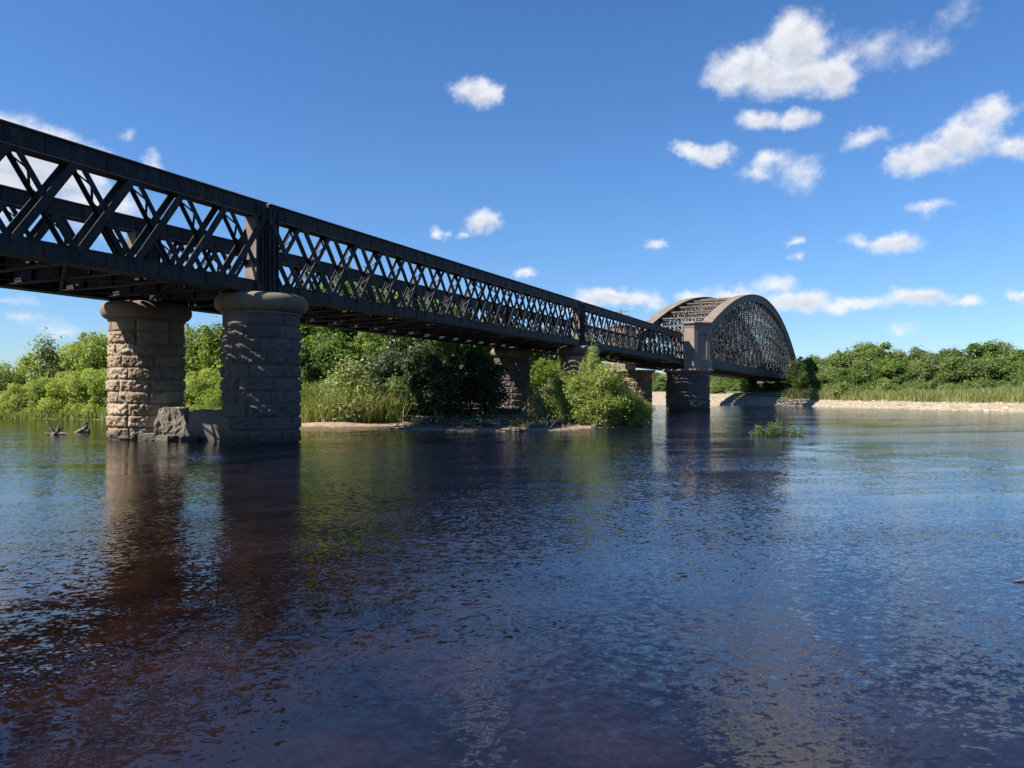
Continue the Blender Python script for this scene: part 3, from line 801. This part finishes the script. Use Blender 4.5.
# ------------------------------------------------------------------ vegetation
def leaf_quads(P, Nrm, size, rg, aspect=.55):
    n = len(P)
    a = rg.normal(size=(n, 3)); t = np.cross(Nrm, a); t /= np.linalg.norm(t, axis=1, keepdims=True) + 1e-9
    b_ = np.cross(Nrm, t)
    s_ = size * (.6 + .8 * rg.random(n))[:, None]
    V = np.stack([P - t * s_, P - b_ * s_ * aspect + t * s_ * .1, P + t * s_, P + b_ * s_ * aspect + t * s_ * .1], 1).reshape(-1, 3)
    return V, np.arange(4 * n).reshape(n, 4)
def crown_mesh(name, seed, w, h, z0, nclump, nleaf, leaf, mat, shape='dome', wisps=0):
    rg = np.random.default_rng(seed); cl = []
    while len(cl) < nclump:
        q = rg.uniform(-1, 1, 3); q[2] = rg.random()
        if shape == 'dome':
            if q[0] ** 2 + q[1] ** 2 + q[2] ** 2 > 1: continue
            prof = 1
        else:                                          # rounded tree
            zz_ = (q[2] - .45) / .55
            if q[0] ** 2 + q[1] ** 2 + zz_ ** 2 > 1: continue
        if np.linalg.norm([q[0], q[1], q[2]]) < .35 and rg.random() < .7: continue
        cl.append((q[0] * w * .42, q[1] * w * .42, z0 + q[2] * (h - z0) * .86, rg.choice([.07, .11, .16, .23], p=[.3, .3, .25, .15])))
    cl = np.array(cl); wt = cl[:, 3] ** 2; wt /= wt.sum()
    ci = rg.choice(nclump, nleaf, p=wt); d = rg.normal(size=(nleaf, 3)); d /= np.linalg.norm(d, axis=1, keepdims=True)
    rad = rg.random(nleaf) ** .45 * (1 + .5 * (rg.random(nleaf) < .12))
    sc = np.array([1, 1, .8])
    P = cl[ci, :3] + d * (rad * cl[ci, 3])[:, None] * w * sc
    if wisps:
        k = nleaf // 22; j = rg.choice(nclump, wisps); top = cl[j]; pick = rg.integers(0, wisps, k); t = rg.random(k)
        lean = rg.normal(size=(wisps, 2)) * .5
        ln = rg.uniform(.03, .13, wisps) * h
        Q = np.stack([top[pick, 0] + lean[pick, 0] * t * ln[pick], top[pick, 1] + lean[pick, 1] * t * ln[pick], top[pick, 2] + top[pick, 3] * w * .5 + t * ln[pick]], -1) + rg.normal(size=(k, 3)) * (.09 * w / 5)
        P = np.concatenate([P, Q]); d = np.concatenate([d, rg.normal(size=(k, 3))])
    P[:, 2] = np.maximum(P[:, 2], .05)
    Nr = d * .8 + rg.normal(size=P.shape) * .5 + np.array([0, 0, .5]); Nr /= np.linalg.norm(Nr, axis=1, keepdims=True)
    V, F_ = leaf_quads(P, Nr, leaf, rg)
    return np_mesh(name, V, F_, mat), cl
def trunk_mesh(seed, cl, h, r, stems=1, spread=.25):
    rg = np.random.default_rng(seed); mb = MB()
    for s_ in range(stems):
        a = rg.uniform(0, 6.28); sp_ = spread * (0 if stems == 1 else rg.random())
        base = Vector((math.cos(a) * sp_, math.sin(a) * sp_, -.3)); tipc = cl[rg.integers(len(cl))] if stems > 1 else cl[np.argmax(cl[:, 2])]
        tip = Vector(tipc[:3]); mid = base.lerp(tip, .5) + Vector(rg.normal(size=3) * .06 * h)
        pts = [base, base.lerp(mid, .5), mid, mid.lerp(tip, .6), tip]
        mb.tube(pts, [r, r * .8, r * .55, r * .3, r * .1])
        for k in range(7 if stems == 1 else 2):
            c_ = cl[rg.integers(len(cl))]; t0_ = rg.uniform(.25, .8); st_ = base.lerp(mid, t0_ * 2) if t0_ < .5 else mid.lerp(tip, t0_ * 2 - 1)
            e_ = Vector(c_[:3]); mb.tube([st_, st_.lerp(e_, .5) + Vector(rg.normal(size=3) * .04 * h), e_], [r * .4, r * .25, r * .06], 5)
    return mb.mesh('trunk', M['bark'])
class Kind:
    def __init__(s, n, seed, w, h, z0, nclump, nleaf, leaf, mat, shape, wisps=0, r=.1, stems=1, spread=.3):
        s.w, s.h = w, h; s.v = []
        for k in range(n):
            c_, cl = crown_mesh('crown', seed + k, w, h, z0, nclump, nleaf, leaf, M[mat], shape, wisps)
            s.v.append((c_, trunk_mesh(seed + 50 + k, cl, h, r, stems, spread)))
KINDS = {
    'willow': Kind(3, 100, 5.0, 5.0, .2, 70, 17000, .085, 'leaf_willow', 'dome', 26, .06, 9, .8),
    'grey': Kind(2, 140, 4.0, 3.0, .1, 60, 12000, .075, 'leaf_grey', 'dome', 50, .04, 9, .8),
    'green': Kind(3, 180, 6.0, 8.5, 1.2, 80, 20000, .12, 'leaf_green', 'tree', 12, .16, 2, .3),
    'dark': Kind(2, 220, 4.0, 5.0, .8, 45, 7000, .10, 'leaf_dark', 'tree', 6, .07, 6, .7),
    'far': Kind(4, 260, 8.0, 8.5, .4, 48, 19000, .17, 'leaf_far', 'tree', 14, .2, 2, .4),
    'farlight': Kind(2, 281, 8.0, 8.5, .4, 60, 17000, .17, 'leaf_far_light', 'dome', 30, .2, 3, .5),
    'fardark': Kind(2, 291, 7.0, 9.5, .4, 40, 17000, .17, 'leaf_green', 'tree', 20, .2, 2, .4),
    'farbush': Kind(2, 300, 5.0, 3.6, .1, 50, 8000, .16, 'leaf_far', 'dome', 8, .08, 5, .6),
    'bright': Kind(1, 320, 4.2, 4.4, .05, 90, 26000, .062, 'leaf_bush', 'dome', 40, .05, 10, .9),
}
rv_ = random.Random(5)
def plant(kind, x, y, h, w, label, cat='tree', group=None, var=None, name=None, dz=-.05, crown_mat=None):
    K = KINDS[kind]; k = rv_.randrange(len(K.v)) if var is None else var
    root = empty(name or ('tree' if cat == 'tree' else 'bush'), (x, y, ground_z(x, y) + dz), rv_.uniform(0, 6.28))
    root.scale = (w / K.w, w / K.w, h / K.h)
    put('crown', K.v[k][0], root); put('trunk', K.v[k][1], root)
    return tag(root, label, cat, group)

# left bank: willow scrub, rising from the left edge of the photo to the bridge
G1 = 'willow scrub along the left bank'
rr = random.Random(21)
def top_h(px, Y, ytop, gz): return max(1.5, CAM_H + (HZ - ytop) * Y / FPX - gz)
LB = [(-20, 350, 60), (8, 352, 57), (30, 345, 60), (52, 338, 58), (75, 334, 61), (92, 322, 57), (118, 318, 60), (150, 322, 57), (178, 318, 60), (205, 316, 58), (232, 314, 60), (262, 305, 57)]
labs_l = 'pale yellow green willow bush in the scrub on the left bank'
for i, (px, yt, Y) in enumerate(LB):
    x = pix(px, Y); gz = ground_z(x, Y); h = top_h(px, Y, yt, gz)
    plant('grey' if i in (3, 8) else 'green' if i == 10 else 'willow', x, Y, h, max(3.6, h * .85), labs_l if i not in (3, 8, 10) else 'greyer willow bush among the yellow green ones on the left bank' if i in (3, 8) else 'darker green bush seen between the two river columns', 'bush', G1 if i not in (3, 8, 10) else 'grey willows in the left bank scrub' if i in (3, 8) else None)
for i, (px, yt, Y) in enumerate([(-5, 385, 55.5), (20, 378, 54.5), (44, 372, 54), (66, 366, 53.5), (88, 362, 53), (112, 360, 52), (134, 372, 51), (160, 368, 50.5), (186, 372, 49.5), (206, 362, 49), (224, 370, 48)]):
    x = pix(px, Y); gz = ground_z(x, Y); h = top_h(px, Y, yt, gz)
    plant('willow', x, Y, h, max(2.8, h * 1.05), 'low willow bush at the front of the scrub on the left bank', 'bush', 'low willows at the front of the left bank')
# trees behind the bridge
for i, (px, yt, Y, kd) in enumerate([(285, 292, 52, 'green'), (312, 274, 55, 'green'), (345, 264, 54, 'green'), (375, 266, 58, 'green'), (405, 274, 57, 'green'), (432, 286, 62, 'green'),
                                     (460, 294, 64, 'green'), (490, 304, 68, 'green'), (520, 318, 74, 'green'), (548, 322, 78, 'green'), (578, 326, 82, 'green'), (300, 330, 47, 'green'), (330, 325, 48, 'green'), (365, 320, 50, 'green')]):
    x = pix(px, Y); gz = ground_z(x, Y); h = top_h(px, Y, yt, gz)
    plant(kd, x, Y, h, h * .72, 'green broadleaf tree in the wood seen behind and through the lattice girders', 'tree', 'trees behind the lattice spans')
# grey willow clump on the little sandy spit
plant('grey', pix(352, 42.5), 42.5, 3.3, 4.6, 'grey green willow clump on the little sandy spit right of the shaded column', 'bush', None, 0)
plant('grey', pix(392, 43.2), 43.2, 2.5, 3.0, 'small grey green willow at the right end of the sandy spit', 'bush', None, 1)
plant('willow', pix(306, 42.5), 42.5, 2.6, 2.6, 'bright leafy bush close beside the right edge of the shaded column', 'bush', None, 1)
# shaded thicket under the deck
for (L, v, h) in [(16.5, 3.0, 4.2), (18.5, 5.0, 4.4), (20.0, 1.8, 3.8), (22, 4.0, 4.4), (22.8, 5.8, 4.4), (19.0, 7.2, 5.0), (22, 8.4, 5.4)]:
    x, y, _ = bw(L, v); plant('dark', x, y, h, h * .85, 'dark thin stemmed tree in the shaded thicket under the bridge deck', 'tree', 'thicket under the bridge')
# the bright bush at the tip of the island
plant('bright', pix(600, 39.3), 39.3, 3.5, 4.0, 'large bright green bush at the water edge in front of the bridge', 'bush', None, 0)
plant('bright', pix(572, 40.5), 40.5, 3.0, 2.7, 'smaller bright green bush on the left flank of the large one by the water', 'bush', None, 0)
plant('bright', pix(630, 39.9), 39.9, 2.2, 2.3, 'low loose green bush at the right foot of the large bright one', 'bush', None, 0)
plant('grey', pix(548, 41.5), 41.5, 2.2, 2.4, 'grey green shrub left of the bright bush at the foot of the bridge', 'bush', None, 1)
plant('bright', pix(592, 42.5), 42.5, 4.6, 1.7, 'tall thin shoot of leaves rising above the bright bush up to the girder', 'bush', None, 0)
for (px, yt, Y) in [(545, 352, 66), (562, 356, 70), (528, 356, 72)]:
    x = pix(px, Y); gz = ground_z(x, Y); plant('willow', x, Y, top_h(px, Y, yt, gz), 5, 'sunlit bush seen under the bridge beyond the island column', 'bush', 'bushes beyond the island column')

# right bank wood
G2 = 'wood behind the shingle on the right bank'
RB = [(806, 354, 150), (822, 352, 142), (842, 349, 138), (862, 343, 136), (880, 337, 134), (899, 341, 136), (918, 345, 132), (938, 346, 130), (958, 343, 128), (976, 342, 126), (995, 339, 124), (1015, 342, 122), (1036, 340, 120), (1060, 338, 118)]
for i, (px, yt, Y) in enumerate(RB):
    x = pix(px, Y); gz = ground_z(x, Y); h = top_h(px, Y, yt, gz)
    plant(('far', 'fardark', 'far', 'farlight')[(i * 7 // 3) % 4], x, Y, h * rr.uniform(.93, 1.12), h * rr.uniform(.8, 1.15), 'green tree in the back row of the wood behind the shingle bank', 'tree', G2)
for i, (px, yt, Y) in enumerate([(833, 362, 124), (852, 358, 120), (870, 356, 118), (889, 352, 116), (908, 358, 114), (927, 354, 112), (947, 360, 110), (966, 354, 108), (986, 357, 106), (1006, 350, 104), (1030, 354, 102)]):
    x = pix(px, Y); gz = ground_z(x, Y); h = top_h(px, Y, yt, gz)
    plant(('farlight', 'far', 'far', 'fardark')[(i * 5 // 2) % 4], x, Y, h * rr.uniform(.85, 1.1), h * rr.uniform(.9, 1.3), 'rounded green tree in the front row of the wood behind the shingle bank', 'tree', 'front row of the wood on the right bank')
for i, (px, yt, Y) in enumerate([(846, 378, 112), (866, 380, 110), (886, 376, 107), (906, 381, 105), (926, 377, 103), (948, 380, 101), (970, 378, 99), (992, 376, 97), (1014, 379, 94), (1034, 377, 92)]):
    x = pix(px, Y); gz = ground_z(x, Y); h = top_h(px, Y, yt, gz)
    plant('farbush', x, Y, h, max(3.5, h * 1.6), 'low bush between the reeds and the wood on the right bank', 'bush', 'low bushes behind the reeds')
# beyond the arch, under its deck
for i, (px, yt, Y, w) in enumerate([(715, 371, 205, 9), (726, 374, 196, 8), (738, 374, 200, 8), (762, 374, 205, 9), (776, 372, 210, 9), (700, 370, 215, 10), (672, 370, 230, 11), (655, 369, 235, 12), (640, 368, 240, 12), (790, 366, 215, 11)]):
    x = pix(px, Y); gz = ground_z(x, Y); h = top_h(px, Y, yt, gz)
    plant('far', x, Y, h, w, 'distant tree on the far bank seen under the arch deck', 'tree', 'trees seen under the arch')
for (px, yt, Y) in [(640, 381, 190), (662, 380, 186), (700, 380, 178), (722, 379, 172), (741, 381, 168), (764, 380, 166), (782, 379, 164), (796, 378, 160)]:
    x = pix(px, Y); gz = ground_z(x, Y); plant('farbush', x, Y, top_h(px, Y, yt, gz), 6.5, 'low bush at the top of the shingle seen under the arch deck', 'bush', 'low bushes under the arch')
plant('farbush', pix(749, 150), 150, 4.2, 4.4, 'round bright bush on the far bank under the middle of the arch', 'bush', None, 0)
plant('farbush', pix(716, 140), 140, 2.0, 3.2, 'low bush on the shingle just right of the near tower pier', 'bush', None, 1)
for (px, Y, h, w) in [(812, 133, 5.2, 5.0), (806, 128, 3.6, 4), (822, 126, 4.0, 4.4)]:
    plant('far', pix(px, Y), Y, h, w, 'dark tree in the shadow beside the far end of the arch', 'tree', 'trees beside the far end of the arch')

# flood-swept plant standing in the river
fx, fy = pix(776, 30.5), 30.5
root = empty('river_plant', (fx, fy, -.1)); tag(root, 'tuft of green leaves standing alone in the river right of the bridge', 'plant')
rg = np.random.default_rng(77); P = []; stm = MB()
for k in range(34):
    a = rg.uniform(-1, 1); b_ = rg.uniform(-.35, .35); hgt = rg.uniform(.2, .72) * (1 - .5 * abs(a)) + (.55 if k == 0 else 0)
    bx = a * .92; tipx = bx + rg.normal() * .15 + .05
    if k == 0: bx, b_, tipx = .05, 0, .02
    stm.tube([(bx, b_, -.2), ((bx + tipx) / 2, b_, hgt * .55), (tipx, b_ + rg.normal() * .08, hgt + .1)], [.010, .008, .004], 4)
    n = 60
    t = rg.random(n); P.append(np.stack([bx + (tipx - bx) * t, b_ + rg.normal(size=n) * .05, .1 + hgt * t], -1) + rg.normal(size=(n, 3)) * [.07, .05, .03])
P = np.concatenate(P); Nr = rg.normal(size=P.shape) + np.array([0, -.2, .5]); Nr /= np.linalg.norm(Nr, axis=1, keepdims=True)
V, F_ = leaf_quads(P, Nr, .042, rg, .4)
put('leaves', np_mesh('leaves', V, F_, M['flood']), root); put('stems', stm.mesh('stems', M['bark']), root)

# grass and reeds: blades nobody could count
def blades(name, pts, hmin, hmax, mat, seed, wid=.03, lean=.35):
    rg = np.random.default_rng(seed); n = len(pts)
    h = rg.uniform(hmin, hmax, n) * (.35 + 1.35 * fbm(np.stack([pts[:, 0] * .55, pts[:, 1] * .55, pts[:, 0] * 0 + seed], -1), 3)); a = rg.uniform(0, 6.28, n); l_ = rg.normal(size=(n, 2)) * lean * h[:, None] * .5
    wv_ = np.stack([np.cos(a), np.sin(a), np.zeros(n)], -1) * (wid * rg.uniform(.6, 1.4, n))[:, None]
    mid = pts + np.concatenate([l_ * .35, (h * .6)[:, None]], 1); tip = pts + np.concatenate([l_, h[:, None]], 1)
    V = np.stack([pts - wv_, pts + wv_, mid + wv_ * .7, tip, mid - wv_ * .7], 1).reshape(-1, 3)
    k = np.arange(n)[:, None] * 5
    F_ = np.concatenate([k + np.array([[0, 1, 2, 4]]), k + np.array([[4, 2, 3, 3]])])
    # two polygon sizes: use triangles throughout
    T_ = np.concatenate([k + np.array([[0, 1, 2]]), k + np.array([[0, 2, 4]]), k + np.array([[4, 2, 3]])])
    me = np_mesh(name, V, T_, mat)
    return put(name, me)
rg = np.random.default_rng(91)
def scatter(n, x0, x1, y0, y1, fn):
    x = rg.uniform(x0, x1, n); y = rg.uniform(y0, y1, n); z, dl_, dr_ = land(x, y); k = fn(x, y, z, dl_, dr_)
    return np.stack([x[k], y[k], z[k] - .03], -1)
pts = scatter(150000, -50, -11, 42, 62, lambda x, y, z, a, b: (a > .1) & (a < 4.0))
tag(blades('bank_grass', pts, .25, .85, M['grass'], 1, .03, .8), 'tall yellow green grass along the edge of the left bank', 'grass', kind='stuff')
pts = scatter(120000, -12, 9, 34, 50, lambda x, y, z, a, b: (a > 1.6) & (rg.random(len(x)) < .5 * (to_lv(x, y)[1] > 6.5)))
tag(blades('island_grass', pts, .2, .8, M['grass'], 2, .022), 'grass and weeds on the island under the bridge', 'grass', kind='stuff')
sx0, sx1 = pix(302, 42), pix(404, 42)
pts = scatter(8000, sx0, sx1, 40.5, 44.5, lambda x, y, z, a, b: (a > .9) & (rg.random(len(x)) < .35 + .9 * np.sin(np.clip((x - sx0) / (sx1 - sx0), 0, 1) * math.pi)))
tag(blades('spit_grass', pts, .3, 2.0, M['grass'], 6, .020, .9), 'tall willowy grass growing through the bushes on the sandy spit', 'grass', kind='stuff')
def redge(x): return np.interp(x, [15, 27, 38, 44, 47, 52, 60], [22, 22, 13, 9.0, 6.8, 6.2, 6.2])
pts = scatter(420000, 26, 82, 58, 130, lambda x, y, z, a, b: (b > redge(x) + rg.normal(size=len(x)) * .6) & (b < redge(x) + 15) & (rg.random(len(x)) < .25 + 1.1 * np.clip(fbm(np.stack([x * .35, y * .35, x * 0 + 9], -1), 3) * 2.2 - .65, 0, 1)) & (to_lv(x, y)[1] < -5.5 + rg.normal(size=len(x)) * 1.2))
tag(blades('reed_bed', pts, .4, 1.5, M['reed'], 3, .035, .75), 'band of reeds and tall grass above the shingle on the right bank', 'reeds', kind='stuff')
# shingle stones
pts = scatter(60000, 14, 70, 60, 130, lambda x, y, z, a, b: (b > -.6) & (b < redge(x) + 1) & (rg.random(len(x)) < .4))
def stones(name, pts, smin, smax, mat, seed):
    rg = np.random.default_rng(seed); n = len(pts); base = np.array([(1, 0, 0), (-1, 0, 0), (0, 1, 0), (0, -1, 0), (0, 0, 1), (.6, .6, .5), (-.6, .6, .5), (.6, -.6, .5), (-.6, -.6, .5)], float)
    s_ = rg.uniform(smin, smax, (n, 1)) * rg.lognormal(0, .35, (n, 1)); a = rg.uniform(0, 6.28, n)
    sc = rg.uniform(.7, 1.3, (n, 3)) * np.array([1, 1, .55])
    B = base[None] * sc[:, None, :] * s_[:, :, None]
    ca, sa = np.cos(a)[:, None], np.sin(a)[:, None]
    V = np.stack([B[..., 0] * ca - B[..., 1] * sa, B[..., 0] * sa + B[..., 1] * ca, B[..., 2]], -1) + pts[:, None, :]
    f = np.array([(0, 5, 4), (5, 2, 4), (2, 6, 4), (6, 1, 4), (1, 8, 4), (8, 3, 4), (3, 7, 4), (7, 0, 4), (0, 2, 5), (2, 1, 6), (1, 3, 8), (3, 0, 7)])
    F_ = (f[None] + (np.arange(n) * 9)[:, None, None]).reshape(-1, 3)
    me = np_mesh(name, V.reshape(-1, 3), F_, mat)
    return put(name, me)
m, N, b, o = material('shingle_stone'); M['shingle'] = m
gi = N.n('ShaderNodeNewGeometry')
N.l(N.ramp(gi.outputs['Random Per Island'], [(0, (.13, .11, .09)), (.4, (.22, .185, .135)), (.75, (.295, .245, .18)), (1, (.385, .34, .265))]), b.inputs['Base Color']); b.inputs['Roughness'].default_value = .9
tag(stones('shingle', pts, .05, .16, M['shingle'], 4), 'loose pale shingle along the water edge of the right bank', 'shingle', kind='stuff')
pts = scatter(3500, -7, 8, 33, 52, lambda x, y, z, a, b: (a > -.3) & (a < 3.5) & (rg.random(len(x)) < .5))
tag(stones('island_stones', pts, .02, .09, M['rubble'], 5), 'scattered stones on the shore of the island under the bridge', 'stones', kind='stuff')

rg2 = np.random.default_rng(55)
mb = MB()
pts = scatter(2600, -6, 5, 33, 48, lambda x, y, z, a, b: (a > .2) & (a < 7) & (np.abs(to_lv(x, y)[1] + .5) < 6.5) & (rg2.random(len(x)) < .35))
for p in pts:
    a = rg2.uniform(0, 6.28); ln = rg2.uniform(.12, .7); up = rg2.uniform(0, .18) if rg2.random() < .8 else rg2.uniform(.2, .6)
    q = p + np.array([math.cos(a) * ln, math.sin(a) * ln, up]); r_ = rg2.uniform(.006, .022)
    mb.tube([p + np.array([0, 0, .03]), (p + q) / 2 + np.array([0, 0, .05]), q], [r_, r_ * .8, r_ * .4], 4)
tag(put('flood_debris', mb.mesh('flood_debris', M['drift'])), 'tangle of washed up twigs strewn over the shaded island', 'debris', kind='stuff')
P = []
pts = scatter(900, -6, 6, 33, 50, lambda x, y, z, a, b: (a > 1.0) & (np.abs(to_lv(x, y)[1]) < 6.5) & (rg2.random(len(x)) < .5))
for p in pts: P.append(p + rg2.normal(size=(60, 3)) * [.16, .16, .07] + [0, 0, .12])
P = np.concatenate(P); Nr = rg2.normal(size=P.shape) * .6 + np.array([0, 0, .8]); Nr /= np.linalg.norm(Nr, axis=1, keepdims=True)
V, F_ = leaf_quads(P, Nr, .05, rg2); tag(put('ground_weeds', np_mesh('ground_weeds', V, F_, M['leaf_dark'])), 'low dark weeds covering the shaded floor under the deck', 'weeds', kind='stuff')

# ------------------------------------------------------------------ driftwood and small things
def drift(name, pieces, loc, label, cat='driftwood', rz=0, mat='drift'):
    mb = MB()
    for pts_, rad in pieces: mb.tube(pts_, rad, 8)
    o_ = put(name, mb.mesh(name, M[mat]), None, loc, rz); tag(o_, label, cat); return o_
Y = 31.0
STUMP = drift('tree_stump', [([(-.25, 0, -.25), (-.05, 0, .08), (.12, .02, .22)], [.30, .22, .13]), ([(.05, 0, .1), (.12, 0, .38), (.16, .02, .62)], [.11, .07, .025]), ([(-.1, 0, .1), (-.4, .05, .32), (-.62, .05, .62), (-.8, .1, .7)], [.09, .055, .04, .015]),
                     ([(.1, 0, .05), (.5, -.05, .06), (.85, -.05, .0)], [.12, .07, .03]), ([(0, -.05, .1), (-.18, -.2, .3), (-.28, -.2, .55)], [.08, .05, .02]), ([(.02, 0, .15), (.28, .1, .3), (.36, .1, .44)], [.08, .05, .02]), ([(-.2, 0, 0), (-.5, -.1, .04), (-.7, -.1, .1)], [.1, .07, .04])],
      (pix(57, Y), Y, 0), 'tangled driftwood stump with upturned roots in the water at the left')
STUMP.scale = (.62, .62, .75)
Y = 33.0
drift('driftwood_log', [([(-.5, 0, -.12), (-.1, 0, .06), (.12, 0, .16), (.2, 0, .45)], [.05, .10, .13, .05]), ([(.1, 0, .1), (.24, 0, .05), (.3, 0, -.1)], [.12, .1, .05])], (pix(83, Y), Y, 0), 'short upturned driftwood log just right of the tangled stump')
Y = 38.6
drift('driftwood_log', [([(-1.0, 0, .22), (-.2, .1, .16), (.75, .1, .12)], [.03, .07, .05]), ([(-.2, .1, .16), (.3, -.2, .2), (.9, -.2, .24)], [.04, .03, .015])], (pix(428, Y), Y, ground_z(pix(428, Y), Y) + .12), 'pale bleached log lying on the shaded shore of the island')
for (px, Y, ln, a, lab) in [(462, 35.6, .9, .2, 'short grey stick lying on the front shore of the island'), (505, 36.5, 1.2, -.1, 'dark branch washed up below the shaded island column'), (478, 37.6, 1.0, .35, 'weathered branch in the shade behind the front shore')]:
    drift('branch', [([(-ln / 2, 0, .05), (0, .06, .09), (ln / 2, 0, .06)], [.03, .045, .015]), ([(0, .05, .08), (ln * .25, .2, .2)], [.025, .01])], (pix(px, Y), Y, ground_z(pix(px, Y), Y) + .04), lab, 'branch', a)
x, y = pix(531, 42.5), 42.5
tag(put('rock_mound', rock('rock_mound', 1.25, 1.2, 1.2, 12, M['rubble'], .2, .55, boxy=.55), None, (x, y, ground_z(x, y) + .25), .5), 'reddish sunlit rocky mound on the island beside the bright bush', 'rock')
for (px, Y, s_, lab) in [(497, 34.6, .26, 'small pale boulder at the water edge below the dark column'), (533, 35.0, .3, 'pale rounded boulder at the tip of the island shore'), (560, 37.5, .36, 'low boulder beside the left foot of the bright bush'), (594, 37.4, .26, 'boulder at the water edge under the bright bush')]:
    x = pix(px, Y); tag(put('boulder', rock('boulder', s_ * 1.3, s_, s_, 13 + int(px), M['rubble'], .12, .2, 12, .4), None, (x, Y, max(ground_z(x, Y), 0) + s_ * .2), px * .1), lab, 'boulder')
drift('floating_stick', [([(-.05, 0, .003), (.03, .01, .012), (.16, .01, .008)], [.006, .010, .004]), ([(.05, .02, .02), (.1, .06, .05)], [.005, .002])], (pix(1017, 6.6), 6.6, 0), 'thin stick floating at the right edge of the river', 'stick')
# utility pole beyond the bridge
Y = 150
px = pix(621, Y); gz = 1.2
root = empty('utility_pole', (px, Y, gz)); tag(root, 'thin timber utility pole with crossarms just showing above the girder', 'utility pole')
mb = MB(); mb.tube([(0, 0, -.5), (0, 0, 9), (0, 0, 17.2)], [.2, .17, .13], 8); put('pole', mb.mesh('pole', M['pole']), root)
for z, w in ((16.6, 1.5), (15.9, 1.9)):
    mb = MB(); mb.bar((-w, 0, z), (w, -.6, z), .14, .14, up=(0, 0, 1)); put('crossarm', mb.mesh('crossarm', M['pole']), root)
